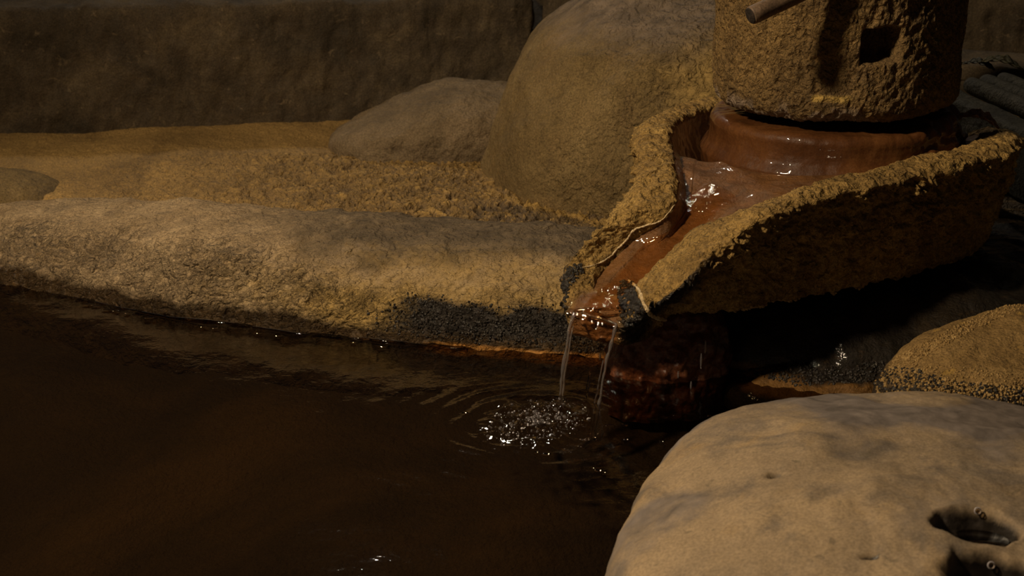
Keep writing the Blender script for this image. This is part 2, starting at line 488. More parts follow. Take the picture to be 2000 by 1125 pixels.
# back wall of long dark stone blocks
wall = bpy.data.objects.new('wall_back', None); COL.objects.link(wall); wall.location = (0, 3.3, 0.05)
tag(wall, 'low dark stone block wall at the back', 'wall', kind='structure')
def block(name, x0, y0, x1, y1, z0, z1, depth, nx, seed, parent, mat):
    """rough hewn block whose front face runs from (x0,y0) to (x1,y1)"""
    d = np.array([x1 - x0, y1 - y0]); L = np.linalg.norm(d); d /= L
    nrm = np.array([-d[1], d[0]])
    prof = [(0.0, -0.04), (0.0, z0), (0.0, z1 - 0.02), (0.004, z1 - 0.008), (0.012, z1 - 0.002), (0.03, z1), (depth, z1 + 0.004), (depth, -0.04)]
    prof = np.array(prof)
    seg = np.r_[0, np.cumsum(np.linalg.norm(np.diff(prof, axis=0), axis=1))]
    t = np.linspace(0, seg[-1], 90)
    pr_ = np.stack([np.interp(t, seg, prof[:, k]) for k in (0, 1)], -1)
    s = np.linspace(0, 1, nx)
    edge = np.minimum(s, 1 - s) * L
    rnd = 0.018 * np.exp(-edge / 0.012)
    P = np.zeros((len(t), nx, 3))
    off = pr_[:, None, 0] + rnd[None] * (pr_[:, None, 0] < depth * 0.5)
    P[..., 0] = x0 + d[0] * L * s[None] + nrm[0] * off
    P[..., 1] = y0 + d[1] * L * s[None] + nrm[1] * off
    P[..., 2] = pr_[:, None, 1] - rnd[None] * 0.5
    n = grid_normals(P)
    P = P + n * (0.010 * fbm(P, 7, 4, seed) + 0.005 * fbm(P, 38, 3, seed + 4))[..., None]
    return grid_obj(name, P, mat, None, parent=parent)
block('stone_block', -1.75, 3.10, 0.05, 3.43, 0.03, 0.309, 0.35, 460, 3, wall, M['wall'])
block('stone_block', 0.065, 3.46, 0.42, 3.50, 0.03, 0.42, 0.35, 160, 6, wall, M['wall'])
block('stone_block', 0.435, 3.50, 1.9, 3.42, 0.03, 0.30, 0.35, 260, 9, wall, M['wall'])
# farther bank above the wall
gx, gy = np.meshgrid(np.linspace(-2.2, 2.2, 220), np.linspace(3.62, 5.4, 120), indexing='xy')
V = np.stack([gx, gy, 0.24 + 0.14 * (gy - 3.6)], -1)
V[..., 2] += 0.05 * fbm(V, 3, 5, 12)
o = grid_obj('earth_bank', V, M['wall'])
tag(o, 'dark ground rising behind the stone block wall', 'ground', kind='structure')

# ================================================================== long boulder at the pool edge
XT = [-1.30, -1.10, -0.95, -0.79, -0.524, -0.252, 0.0, 0.07, 0.2, 0.34]
YF = [2.84, 2.70, 2.585, 2.485, 2.335, 2.235, 2.173, 2.155, 2.14, 2.14]
ZC = [-0.02, 0.02, 0.045, 0.066, 0.106, 0.118, 0.119, 0.115, 0.10, 0.07]
nxs, nph = 800, 235
xs = np.linspace(-1.30, 0.34, nxs)
def smooth_interp(x, X, Y):
    y = np.interp(x, X, Y)
    k = np.ones(61) / 61
    yp = np.pad(y, 30, mode='reflect', reflect_type='odd')
    return np.convolve(yp, k, 'valid')
yf = smooth_interp(xs, XT, YF); zc = smooth_interp(xs, XT, ZC)
yc = yf + 0.20 + 0.03 * sst(-0.3, -0.9, xs) * 0
z0 = -0.13
az = zc - z0; nn = 2.15
ay = (yc - yf) / np.maximum(1e-3, 1 - np.clip((-z0) / az, 0, 0.985) ** nn) ** (1 / nn)
ay = np.minimum(ay, 0.36)
ph = np.radians(np.linspace(-25, 205, nph))[:, None]
cs, sn = np.cos(ph), np.sin(ph)
r = (np.abs(cs / 1) ** nn + np.abs(sn / 1) ** nn) ** (-1 / nn)
V = np.zeros((nph, nxs, 3))
V[..., 0] = xs[None]
V[..., 1] = yc[None] - (r * cs) * np.where(cs > 0, ay[None], 0.24)
V[..., 2] = z0 + (r * sn) * az[None]
LB_YF = (xs.copy(), yf.copy())
n = grid_normals(V)
if n[nph // 2, nxs // 2, 2] < 0: n = -n
base = V.copy()
X, Z = base[..., 0], base[..., 2]
low = fbm(base, 5.5, 3, 21)
wob = 0.018 * perlin(base, 9, 31) + 0.01 * perlin(base, 28, 33)
frontside = sst(0.2, 0.5, cs) * np.ones_like(X)
crust = frontside * sst(-0.02, 0.012, Z) * (1 - sst(0.055, 0.10, Z + wob + 0.02 * sst(-0.35, 0.0, X))) * (1 - 0.55 * sst(-0.25, -0.05, X))
dark = frontside * (1 - sst(0.045, 0.062, Z + wob)) * sst(-0.215, -0.10, X + 1.4 * wob)
disp = 0.009 * low + 0.0018 * fbm(base, 70, 3, 22)
fl = ridged(base + 0.006 * np.stack([perlin(base, 60, 41), perlin(base, 60, 42), perlin(base, 60, 43)], -1), 52, 3, 24)
disp += crust * (0.0065 * (fl - 0.45))
disp += 0.004 * sst(0.0, 0.25, perlin(base, 14, 27)) * (1 - crust) * (1 - dark)
V = V + n * disp[..., None]
grey = sst(-0.5, -0.15, X + 2.5 * wob) * sst(0.075, 0.11, Z + wob)
och = np.clip(crust * 0.75 * sst(-.6, -.1, X + 2 * wob) + 0.5 * sst(-0.4, 0.0, X) * frontside, 0, 1)
wet = frontside * (1 - sst(0.012, 0.034, Z + 0.6 * wob + 0.002))
orange = frontside * sst(-0.14, -0.08, X) * sst(-0.012, -0.003, Z) * (1 - sst(0.003, 0.008, Z))
Q = grid_quads(nph, nxs)
LB_V = V
lb = empty('long_boulder', (-0.3, 2.45, -0.1), 'long low tan boulder with flaky crust along the pool edge', 'boulder')
o = link('boulder_body', mesh_arrays('boulder_body', V, Q, {'grey': grey, 'ochre': och, 'dark': dark, 'wet': wet, 'orange': orange, 'silt': (1 - sst(-0.03, -0.008, Z + 0.3 * wob)) * 1.2, 'crust': np.clip(crust * 1.1 * sst(-.1, .3, perlin(base, 12, 77)) + 0.5 * crust + .12, 0, 1)}), M['boulder'], lb)
# dark glistening nodules near the spout
fv = V.reshape(-1, 3); fw = (dark * sst(0.006, 0.016, Z)).ravel()
idx = RNG.choice(len(fv), 2600, replace=False, p=fw / fw.sum())
gr = RNG.uniform(0.0010, 0.0026, len(idx))
grains('mineral_nodules', fv[idx] - n.reshape(-1, 3)[idx] * gr[:, None] * 0.35 + RNG.uniform(-.0025, .0025, (len(idx), 3)) * np.array([1, .6, .5]), None, gr, M['black_grain'], lb)

# ================================================================== big upright boulder
D = dome_dirs(290, 112)
V = superell(D, 0.40, 0.36, 0.40, 2.3, 2.35)
V = rotz(V, -12)
V[..., 0] += 0.08 * np.clip(V[..., 2], 0, 1)
V += np.array([0.345, 3.0, 0.02])
base = V.copy(); n = grid_normals(V)
if n[145, 145, 2] < 0: n = -n
bump_y = sst(0.20, 0.34, base[..., 0] + 0.06 * perlin(base, 9, 3)) * (1 - sst(0.32, 0.42, base[..., 2]))
disp = 0.016 * fbm(base, 4.5, 3, 51) + 0.0015 * fbm(base, 60, 3, 52)
sc = base * np.array([1, 1, 2.2])
disp += bump_y * 0.005 * (ridged(sc, 40, 2, 53) - 0.45)
V = V + n * disp[..., None]
gz = sst(0.27, 0.36, base[..., 2] + 0.03 * perlin(base, 8, 5))
o = grid_obj('upright_boulder', V, M['upright'], {'yellow': bump_y * 0.6, 'grey': gz * 0.8, 'rough': np.clip(bump_y + sst(0.02, 0.2, base[..., 0] + 0.1 * perlin(base, 10, 8)) * 0.6, 0, 1)}, loc=(0.345, 3.0, 0.02))
tag(o, 'large smooth round-topped brown boulder standing behind the stone trough', 'boulder')

# flat stone on the ledge
D = dome_dirs(200, 100)
V = superell(D, 0.235, 0.15, 0.115, 2.6, 3.2)
V[..., 2] *= 1 - 0.55 * sst(0.02, -0.24, V[..., 0]) 
V = rotz(V, 4) + np.array([-0.115, 3.19, 0.055])
n = grid_normals(V)
if n[100, 100, 2] < 0: n = -n
V = V + n * (0.011 * fbm(V, 8, 4, 61) + 0.0025 * fbm(V, 45, 3, 62))[..., None]
o = grid_obj('flat_stone', V, M['flat'], loc=(-0.115, 3.19, 0.05))
tag(o, 'low greyish flat-topped stone lying on the rippled ledge against the back wall', 'stone')

# small smooth stone at the left
D = dome_dirs(120, 105)
V = superell(D, 0.17, 0.11, 0.085, 2.2, 2.2) + np.array([-0.925, 2.83, 0.012])
n = grid_normals(V)
if n[60, 60, 2] < 0: n = -n
V = V + n * (0.007 * fbm(V, 9, 3, 65) + 0.001 * fbm(V, 60, 2, 66))[..., None]
o = grid_obj('round_stone', V, M['upright'], {'grey': 0 * V[..., 0], 'rough': 0 * V[..., 0] + .2}, loc=(-0.87, 2.80, 0.03))
tag(o, 'small dark brown rounded stone at the far left behind the long boulder', 'stone')

# ================================================================== stone trough: round basin with a pouring spout
OUT = [(.46,2.70,.26),(.323,2.66,.26),(.235,2.55,.262),(.183,2.42,.262),(.173,2.275,.240),(.137,2.19,.205),(.088,2.15,.163),(.066,2.125,.132),
       (.070,2.088,.108),(.105,2.055,.100),(.150,2.030,.108),(.180,2.008,.135),(.215,1.996,.168),(.258,2.002,.212),(.317,2.022,.245),(.40,2.07,.258),
       (.498,2.13,.262),(.61,2.21,.262),(.70,2.305,.262),(.735,2.42,.256),(.70,2.56,.215),(.60,2.67,.215)]
INN = [(.46,2.645,.258),(.345,2.61,.258),(.268,2.52,.26),(.232,2.40,.26),(.226,2.255,.240),(.214,2.175,.210),(.163,2.175,.168),(.122,2.145,.135),
       (.108,2.115,.120),(.125,2.095,.116),(.143,2.075,.120),(.165,2.075,.140),(.196,2.083,.172),(.238,2.100,.206),(.305,2.068,.242),(.385,2.122,.256),
       (.47,2.178,.26),(.575,2.258,.262),(.655,2.345,.262),(.682,2.43,.256),(.655,2.53,.218),(.575,2.62,.215)]
NU = 980
# even spacing round the outer rim
K = len(OUT)
def resample(C1, C2, n):
    a = catmull_closed(C1, 6000); b = catmull_closed(C2, 6000)
    w = np.linalg.norm(np.roll(a, -1, 0) - a, axis=1) + np.linalg.norm(np.roll(b, -1, 0) - b, axis=1) * 0.6
    s = np.r_[0, np.cumsum(w)]
    t = np.linspace(0, s[-1], n, endpoint=False)
    i = np.clip(np.searchsorted(s, t, side='right') - 1, 0, 5999)
    return a[i], b[i]
O, I = resample(OUT, INN, NU)
CEN = np.array([.455, 2.42]); TIP = np.array([.112, 2.065])
AX = (CEN - TIP); ALEN = np.linalg.norm(AX); AX /= ALEN
def floor_z(xy):
    s = (xy - TIP) @ AX
    pit = 1 - sst(0.45, 1.15, np.sqrt(((xy[..., 0] - .290) / .075) ** 2 + ((xy[..., 1] - 2.475) / .125) ** 2))
    return np.interp(s, [-0.05, 0.0, 0.05, 0.10, 0.16, 0.21, 0.26, 0.34, 0.6], [0.095, 0.108, 0.122, 0.147, 0.182, 0.207, 0.226, 0.237, 0.238]) - 0.06 * pit
rows = []; zone = []     # zone 0 outer wall, 1 rim, 2 inner wall, 3 floor, -1 underside
spout = (1 - sst(0.02, 0.12, (O[:, :2] - TIP) @ AX)) * (1 - sst(0.035, 0.075, np.abs((O[:, :2] - TIP) @ np.array([AX[1], -AX[0]]))))          # 1 near the tip
bot_xy = CEN + (O[:, :2] - CEN) * (0.87 + 0.135 * spout)[:, None]
zbot = 0.100 - 0.046 * spout
for t in np.linspace(0, 1, 5):                              # underside
    p = np.c_[CEN + (bot_xy - CEN) * (0.15 + 0.80 * t), zbot + 0.0 * t]
    rows.append(p); zone.append(-1)
nw = 95
for t in np.linspace(0.0, 1, nw):                            # outer wall, bulging a little
    k = t ** 0.8
    xy = bot_xy + (O[:, :2] - bot_xy) * k[..., None] if False else bot_xy * (1 - k) + O[:, :2] * k
    rd = (0.012 + 0.012 * spout)[:, None] * np.exp(-t * (14 - 6 * spout))[:, None]
    cvec = (CEN - O[:, :2]); cvec /= np.linalg.norm(cvec, axis=1, keepdims=True)
    z = zbot + (O[:, 2] - 0.010 - zbot) * t
    rows.append(np.c_[xy + cvec * rd, z]); zone.append(0)
for t in np.linspace(0, 1, 30)[1:]:                          # rounded rim
    xy = O[:, :2] * (1 - t) + I[:, :2] * t
    lift = 0.010 * (np.clip(1 - (2 * t - 1) ** 4, 0, 1))
    z = (O[:, 2] - 0.010) * (1 - t) + (I[:, 2] - 0.008) * t + lift
    rows.append(np.c_[xy, z]); zone.append(1)
sI = np.clip((I[:, :2] - TIP) @ AX, 0.03, ALEN)
axp = TIP + AX * sI[:, None]
inw = axp - I[:, :2]; dl = np.linalg.norm(inw, axis=1, keepdims=True); inw = inw / np.maximum(dl, 1e-6)
depthw = np.clip(I[:, 2] - 0.008 - floor_z(I[:, :2]), 0, 1)
wb_xy = I[:, :2] + inw * np.minimum(0.012 + 0.25 * depthw, 0.6 * dl[:, 0])[:, None]
wb = np.c_[wb_xy, np.minimum(floor_z(wb_xy), I[:, 2] - 0.006)]
for t in np.linspace(0, 1, 22)[1:]:                          # inner wall
    k = t ** 1.6
    xy = I[:, :2] * (1 - k) + wb_xy * k
    z = (I[:, 2] - 0.008) * (1 - t) + wb[:, 2] * t
    rows.append(np.c_[xy, z]); zone.append(2)
for t in np.linspace(0, 1, 46)[1:]:                          # floor down to the middle line
    xy = wb_xy * (1 - t) + axp * t
    zf = floor_z(xy) - 0.006 * np.sin(np.pi * min(t, 1) / 2)
    rows.append(np.c_[xy, np.minimum(zf, wb[:, 2] + 0.02) * t + wb[:, 2] * (1 - t) if t < 0.25 else zf]); zone.append(3)
V = np.stack(rows); zone = np.array(zone)[:, None] * np.ones((1, NU))
n = grid_normals(V, True)
test = n[5 + nw // 2, NU // 2]
if (test[:2] @ (CEN - V[5 + nw // 2, NU // 2, :2])) > 0: n = -n
base = V.copy()
s_ax = (base[..., :2] - TIP) @ AX
outerz = (zone == 0) | (zone == 1)
wetz = (zone >= 2).astype(float)
rimrow = zone == 1
kill = (zone == 3)
dry = np.where(kill, 0.0, np.where(zone == 2, 0.25, 1.0))
lip = (1 - sst(0.022, 0.052, np.abs((base[..., :2] - TIP) @ np.array([AX[1], -AX[0]])))) * (1 - sst(-0.005, 0.05, s_ax)) # the mouth where the water leaves
disp = dry * (0.0055 * fbm(base, 8, 3, 71))
tongue = ridged(base * np.array([0.75, 0.75, 1.5]) + 0.004 * np.stack([perlin(base, 70, 1), perlin(base, 70, 2), perlin(base, 70, 3)], -1), 44, 3, 72)
disp += dry * (1 - 0.9 * lip) * np.where(zone == 0, 0.011, 0.0055) * (tongue - 0.5)
disp += dry * 0.0012 * fbm(base, 130, 2, 75)
u_ = base[..., 2] * 62 + 2.6 * perlin(base, 26, 171) + 0.9 * perlin(base, 75, 172)
fr_ = u_ - np.floor(u_)
hgt = (base[..., 2] - zbot[None]) / np.maximum(O[None, :, 2] - zbot[None], 1e-3)
scale_m = sst(0.30, 0.75, hgt + 0.5 * perlin(base, 14, 173)) * sst(-0.15, 0.2, perlin(base, 38, 174)) * (zone == 0)
disp += scale_m * 0.0085 * (1 - fr_) ** 1.3 * sst(0, 0.12, fr_)
disp = np.where(zone == 3, 0.0014 * fbm(base, 30, 2, 76), disp)
V = V + n * disp[..., None]
black = np.where(zone <= 0, (1 - sst(0.02, 0.06, s_ax)) * (1 - lip) * 0.9, 0)
wetz = np.maximum(wetz, lip * (zone >= 0) * (base[..., 2] > 0.05))
TROUGH_Q = grid_quads(len(rows), NU, True)
TROUGH_V = V
tr = empty('stone_trough', (.455, 2.42, 0.085), 'ochre-crusted round stone trough with a pouring spout', 'trough')
o = link('basin', mesh_arrays('basin', V, TROUGH_Q, {'wet': wetz, 'black': black, 'dry': dry * (1 - wetz)}), M['trough'], tr)
TB = bvh_of(V, TROUGH_Q)
# pale mineral edges
def crust_strip(name, pix, rad, label=None, n=90, seed=0):
    pts = []
    for x, y in catmull_open(pix, n):
        h, nn_ = hit(TB, x, y)
        if h is not None:
            pts.append(np.array(h) + 0.0006 * np.array(nn_))
    pts = np.array(pts)
    d = np.linalg.norm(np.diff(pts, axis=0), axis=1)
    ok = np.r_[True, d < 0.03]
    pts = pts[ok]
    for _ in range(3):
        pts[1:-1] = (pts[:-2] + 2 * pts[1:-1] + pts[2:]) / 4
    rr = rad * (0.6 + 0.55 * RNG.random(len(pts))) * np.sin(np.linspace(0.25, np.pi - 0.25, len(pts))) ** 0.5
    Vt, q, t = tube(pts, rr, 8)
    Vt = Vt + 0.0009 * np.stack([perlin(Vt, 300, k + seed) for k in range(3)], -1)
    oo = link(name, mesh_arrays(name, Vt, q, None, t), M['white_crust'], tr)
    oo['label'] = label or 'pale mineral crust edge'
    return pts
crust_strip('mineral_edge', [(1318,400),(1292,430),(1262,440),(1238,449),(1224,468),(1208,484),(1190,502),(1164,517),(1132,524)], 0.0016)
tipedge = crust_strip('mineral_edge', [(1228,548),(1248,566),(1258,592),(1270,614),(1290,622),(1320,626),(1362,621)], 0.0030, seed=5)
def scatter_pix(bv, poly, count, rlo, rhi, lift=0.0):
    poly = np.array(poly, float); pts, rad = [], []
    lo, hi_ = poly.min(0), poly.max(0)
    tries = 0
    while len(pts) < count and tries < count * 12:
        tries += 1
        x, y = lo + RNG.random(2) * (hi_ - lo)
        ins = False; j = len(poly) - 1
        for i in range(len(poly)):
            if (poly[i, 1] > y) != (poly[j, 1] > y) and x < (poly[j, 0] - poly[i, 0]) * (y - poly[i, 1]) / (poly[j, 1] - poly[i, 1]) + poly[i, 0]:
                ins = not ins
            j = i
        if not ins: continue
        h, nn_ = hit(bv, x, y)
        if h is None: continue
        pts.append(np.array(h) + lift * np.array(nn_)); rad.append(RNG.uniform(rlo, rhi))
    return np.array(pts), np.array(rad)
p_, r_ = scatter_pix(TB, [(1212,548),(1236,552),(1252,590),(1266,618),(1258,636),(1224,640),(1206,600)], 330, 0.0013, 0.0032)
grains('spout_nodules', p_, None, r_, M['black_grain'], tr, level=2)
p_, r_ = scatter_pix(TB, [(1108,520),(1135,515),(1140,532),(1120,552),(1104,592),(1094,570)], 170, 0.0012, 0.0026)
grains('spout_nodules', p_, None, r_, M['black_grain'], tr, level=2)
p_, r_ = scatter_pix(TB, [(1262,618),(1300,632),(1370,626),(1470,598),(1700,560),(1705,572),(1480,612),(1372,638),(1300,644)], 420, 0.0012, 0.0028)
grains('rim_nodules', p_, None, r_, M['ochre_grain'], tr)

# ================================================================== lower millstone inside the basin
def revolve(prof, nu, nv, cx, cy, u0=0):
    prof = np.array(prof, float)
    seg = np.r_[0, np.cumsum(np.linalg.norm(np.diff(prof, axis=0), axis=1))]
    t = np.linspace(0, seg[-1], nv)
    rr = np.interp(t, seg, prof[:, 0]); zz = np.interp(t, seg, prof[:, 1])
    a = np.linspace(0, 2 * np.pi, nu, endpoint=False) + u0
    Vv = np.zeros((nv, nu, 3))
    Vv[..., 0] = cx + rr[:, None] * np.cos(a)[None]
    Vv[..., 1] = cy + rr[:, None] * np.sin(a)[None]
    Vv[..., 2] = zz[:, None]
    return Vv
CX, CY = .468, 2.425
arc = lambda cx, cz, r, a0, a1, k=7: [(cx + r * math.cos(math.radians(a)), cz + r * math.sin(math.radians(a))) for a in np.linspace(a0, a1, k)]
prof = [(0.001, .196), (.186, .190), (.192, .230), (.1865, .2385), (.1815, .2445), (.1785, .254)] + arc(.165, .270, .0135, -20, 80) + [(.12, .2875), (.100, .2875), (.098, .303), (.001, .303)]
V = revolve(prof, 480, 140, CX, CY)
n = grid_normals(V, True)
if (n[50, 0, 0]) < 0: n = -n
base = V.copy()
broken = sst(.52, .60, base[..., 0] + 0.02 * perlin(base, 20, 4)) * sst(.2, .24, base[..., 2])
rad_ = np.linalg.norm(base[..., :2] - np.array([CX, CY]), axis=-1)
body = sst(.06, .11, rad_)
disp = body * (0.003 * fbm(base, 10, 3, 81) + 0.0008 * fbm(base, 70, 2, 82))
disp += body * broken * 0.016 * np.minimum(0.15, fbm(base * np.array([1, 1, 1.4]), 26, 3, 83) - 0.25)
V = V + n * disp[..., None]
o = grid_obj('lower_millstone', V, M['inner'], None, True, loc=(CX, CY, .2))
tag(o, 'wet reddish-brown round lower millstone sitting inside the trough', 'millstone')

# upper millstone drum
prof = [(0.001, .302), (.150, .302)] + arc(.152, .326, .024, -90, 0, 9) + [(.1765, .36), (.1775, .55)] + arc(.166, .552, .012, 0, 90, 5) + [(.001, .566)]
V = revolve(prof, 800, 240, CX, CY)
n = grid_normals(V, True)
if (n[120, 0, 0]) < 0: n = -n
base = V.copy()
rad_ = np.linalg.norm(base[..., :2] - np.array([CX, CY]), axis=-1)
body = sst(.10, .15, rad_)
px, pyx = project(base)
facing = base[..., 1] < CY - 0.02
def hole_center(x, y):
    # point on the drum's side wall seen at that pixel
    r_ = ray(x, y); a = r_[0] ** 2 + r_[1] ** 2; bq = -2 * (r_[0] * CX + r_[1] * CY); c = CX ** 2 + CY ** 2 - .177 ** 2
    t = (-bq - math.sqrt(bq * bq - 4 * a * c)) / (2 * a)
    return np.array([0, 0, CAM_H]) + t * r_
def recess(c, w, h, soft):
    ang = np.arctan2(base[..., 1] - CY, base[..., 0] - CX); a0 = math.atan2(c[1] - CY, c[0] - CX)
    du = np.abs((ang - a0) * .177) ; dz = np.abs(base[..., 2] - c[2])
    j = 0.0025 * perlin(base, 60, 91) + 0.002 * perlin(base, 25, 92)
    return (1 - sst(w / 2 - soft, w / 2 + soft, du + j)) * (1 - sst(h / 2 - soft, h / 2 + soft, dz + j)) * facing * (rad_ > 0.13)
h1 = hole_center(1724, 90); h2 = hole_center(1628, 152)
R1 = recess(h1, 0.052, 0.042, 0.004); R2 = recess(h2, 0.056, 0.052, 0.004)
E1 = recess(h1, 0.11, 0.085, 0.03)
E2 = recess(hole_center(1690, 120), 0.17, 0.10, 0.03)
crustd = ridged(base * np.array([1, 1, .8]), 62, 3, 84)
disp = body * (0.005 * fbm(base, 7, 3, 85) + 0.0048 * (crustd - 0.45) * (1 - 0.8 * R2) + 0.001 * fbm(base, 140, 2, 87))
disp -= body * E2 * 0.002 * (0.6 + fbm(base, 22, 3, 88))
disp -= body * E1 * 0.0035 * (0.7 + perlin(base, 30, 89))
disp -= R1 * 0.040 + R2 * 0.0035
V = V + n * disp[..., None]
pale = sst(.02, .0, np.abs(base[..., 2] - .312)) * sst(-.02, .02, perlin(base, 25, 90)) * 0.7 * (base[..., 0] < .5)
dz2 = base[..., 2] - (h2[2] - 0.028)
yel = (1 - sst(0.002, 0.007, np.abs(dz2 + 0.002))) * (1 - sst(0.020, 0.032, np.abs(base[..., 0] - h2[0] + 0.01 * perlin(base, 60, 97)))) * facing * body * (0.75 + 0.6 * perlin(base, 70, 98))
o = grid_obj('upper_millstone', V, M['drum'], {'pale': pale, 'yellow': yel}, True, loc=(CX, CY, .302))
tag(o, 'rough drum-shaped upper millstone with a square mortise hole', 'millstone')

# rod socketed in the drum as a handle, its free end towards the camera
a = py(1466, 31, 2.185); b_ = py(1700, -78, 2.262)
dv = (b_ - a) / np.linalg.norm(b_ - a)
path = [a + dv * s for s in np.linspace(0, 0.26, 40)]
rr = np.full(40, 0.0122); rr[0] = 0.0110
path[1] = a + dv * 0.0015
Vt, q, t = tube(path, rr, 28)
Vt = Vt + 0.0006 * np.stack([perlin(Vt, 70, k) for k in range(3)], -1)
rod = empty('wooden_rod', tuple(a), 'dark round wooden rod reaching in at the top across the drum stone', 'rod')
link('rod_shaft', mesh_arrays('rod_shaft', Vt, q, None, t), M['rod'], rod)
Vt, q, t = tube([a - dv * .0014, a - dv * .0008, a + dv * .001], [.0092, .0106, .0112], 28)
o = link('rod_end', mesh_arrays('rod_end', Vt, q, None, t), M['rod_end'], rod)
o['label'] = 'dark cut end of the rod'

# ================================================================== rocks under and beside the trough
def dome_rock(name, n, a, b, c, loc, rot, nh, nv, mat, amps, attr=None, shape=None, theta=108):
    D = dome_dirs(n, theta)
    Vv = superell(D, a, b, c, nh, nv)
    if shape is not None: Vv = shape(Vv)
    Vv = rotz(Vv, rot) + np.array(loc)
    nr = grid_normals(Vv)
    if nr[n // 2, n // 2, 2] < 0: nr = -nr
    bs = Vv.copy()
    d = 0
    for (sc_, am, oc, sd) in amps: d = d + am * fbm(bs, sc_, oc, sd)
    Vv = Vv + nr * d[..., None]
    at = attr(bs) if attr else None
    return Vv, at
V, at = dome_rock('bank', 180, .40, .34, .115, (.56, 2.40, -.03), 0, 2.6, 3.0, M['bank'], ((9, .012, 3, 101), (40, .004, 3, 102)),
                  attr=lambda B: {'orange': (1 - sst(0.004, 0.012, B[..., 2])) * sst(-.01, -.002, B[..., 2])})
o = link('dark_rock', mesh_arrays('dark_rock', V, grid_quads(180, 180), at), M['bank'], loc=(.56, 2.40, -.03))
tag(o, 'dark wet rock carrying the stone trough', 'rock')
V, at = dome_rock('red', 200, .085, .075, .125, (.212, 2.135, -.03), 10, 2.4, 2.6, M['red'], ((22, .010, 3, 105), (80, .003, 2, 106)))
o = link('red_rock', mesh_arrays('red_rock', V, grid_quads(200, 200), at), M['red'], loc=(.212, 2.135, -.03))
tag(o, 'wet red-brown rock dripping under the trough spout', 'rock')
# low shore between trough and front boulder
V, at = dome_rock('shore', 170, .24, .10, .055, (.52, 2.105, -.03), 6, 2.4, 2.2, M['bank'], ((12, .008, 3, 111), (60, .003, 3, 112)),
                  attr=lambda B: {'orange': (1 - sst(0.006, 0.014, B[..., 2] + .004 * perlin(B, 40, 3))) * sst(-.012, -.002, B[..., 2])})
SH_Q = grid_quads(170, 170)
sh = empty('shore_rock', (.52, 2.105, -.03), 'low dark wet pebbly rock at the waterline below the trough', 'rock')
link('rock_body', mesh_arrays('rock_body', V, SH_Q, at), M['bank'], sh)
SB = bvh_of(V, SH_Q)
p_, r_ = scatter_pix(SB, [(1450,725),(1560,690),(1720,660),(1860,620),(1960,590),(1800,690),(1700,745),(1560,755)], 1100, 0.0009, 0.0024)
grains('gravel', p_, None, r_, M['black_grain'], sh)

# encrusted rock at the right
def tilt(Vv):
    Vv = Vv.copy(); Vv[..., 2] += 0.16 * Vv[..., 1] * (Vv[..., 2] > 0)
    return Vv
V, at = dome_rock('right', 240, .295, .14, .108, (.735, 2.035, -.02), 22, 2.5, 2.8, M['right'], ((7, .008, 3, 121), (55, .0022, 3, 122)), shape=tilt,
                  attr=lambda B: {'dark': 1 - sst(.03, .06, B[..., 2] + .01 * perlin(B, 20, 4)), 'yellow': sst(.45, .6, perlin(B, 40, 6)) * .6})
RQ = grid_quads(240, 240)
rk = empty('encrusted_rock', (.735, 2.02, -.02), 'brown rock rimmed with small mineral nodules at the right edge', 'rock')
link('rock_body', mesh_arrays('rock_body', V, RQ, at), M['right'], rk)
RB = bvh_of(V, RQ)
p_, r_ = scatter_pix(RB, [(1735,715),(1790,720),(1850,742),(2150,772),(2150,850),(1850,800),(1715,770),(1705,745)], 2600, 0.0010, 0.0026)
kk = len(p_) // 2
grains('mineral_nodules', p_[:kk], None, r_[:kk], M['ochre_grain'], rk)
grains('mineral_nodules', p_[kk:], None, r_[kk:], M['black_grain'], rk)
p_, r_ = scatter_pix(RB, [(1735,712),(1770,700),(1860,715),(2010,735),(2150,750),(2150,785),(1850,750),(1780,728)], 420, 0.0008, 0.0020)
grains('mineral_nodules', p_, None, r_, M['ochre_grain'], rk)
p_, r_ = scatter_pix(RB, [(1745,700),(1880,630),(2005,580),(2005,598),(1890,650),(1790,705),(1740,725)], 700, 0.0010, 0.0022)
grains('mineral_nodules', p_, None, r_, M['ochre_grain'], rk)

# ================================================================== big smooth boulder in front
n0 = 430
D = dome_dirs(n0, 106)
V = superell(D, .48, .45, .17, 2.3, 2.5)
V[..., 2] -= 0.11 * np.clip(V[..., 0], -.5, .6) * (V[..., 2] > -.02) + 0.0
V = rotz(V, -12) + np.array([.575, 1.483, -.069])
nr = grid_normals(V)
if nr[n0 // 2, n0 // 2, 2] < 0: nr = -nr
base = V.copy()
V = V + nr * (0.012 * fbm(base, 4.5, 3, 131) + 0.0035 * fbm(base, 16, 3, 132) + 0.0006 * fbm(base, 90, 2, 133))[..., None]
FQ = grid_quads(n0, n0)
FB = bvh_of(V[::2, ::2], grid_quads(n0 // 2, n0 // 2))
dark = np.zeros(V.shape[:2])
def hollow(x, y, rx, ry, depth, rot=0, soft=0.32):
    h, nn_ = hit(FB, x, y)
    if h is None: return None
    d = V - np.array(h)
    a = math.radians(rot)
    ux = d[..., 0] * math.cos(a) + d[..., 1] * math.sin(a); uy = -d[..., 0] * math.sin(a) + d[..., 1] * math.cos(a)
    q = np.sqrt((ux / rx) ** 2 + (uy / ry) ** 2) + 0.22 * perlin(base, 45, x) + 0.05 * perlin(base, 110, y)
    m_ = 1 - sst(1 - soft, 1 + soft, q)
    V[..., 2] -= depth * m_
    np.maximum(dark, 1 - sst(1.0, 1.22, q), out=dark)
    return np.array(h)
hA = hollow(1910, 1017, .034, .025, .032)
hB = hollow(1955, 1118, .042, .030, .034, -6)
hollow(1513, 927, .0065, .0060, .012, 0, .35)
hollow(1700, 1087, .0075, .0040, .006, 0, .5)
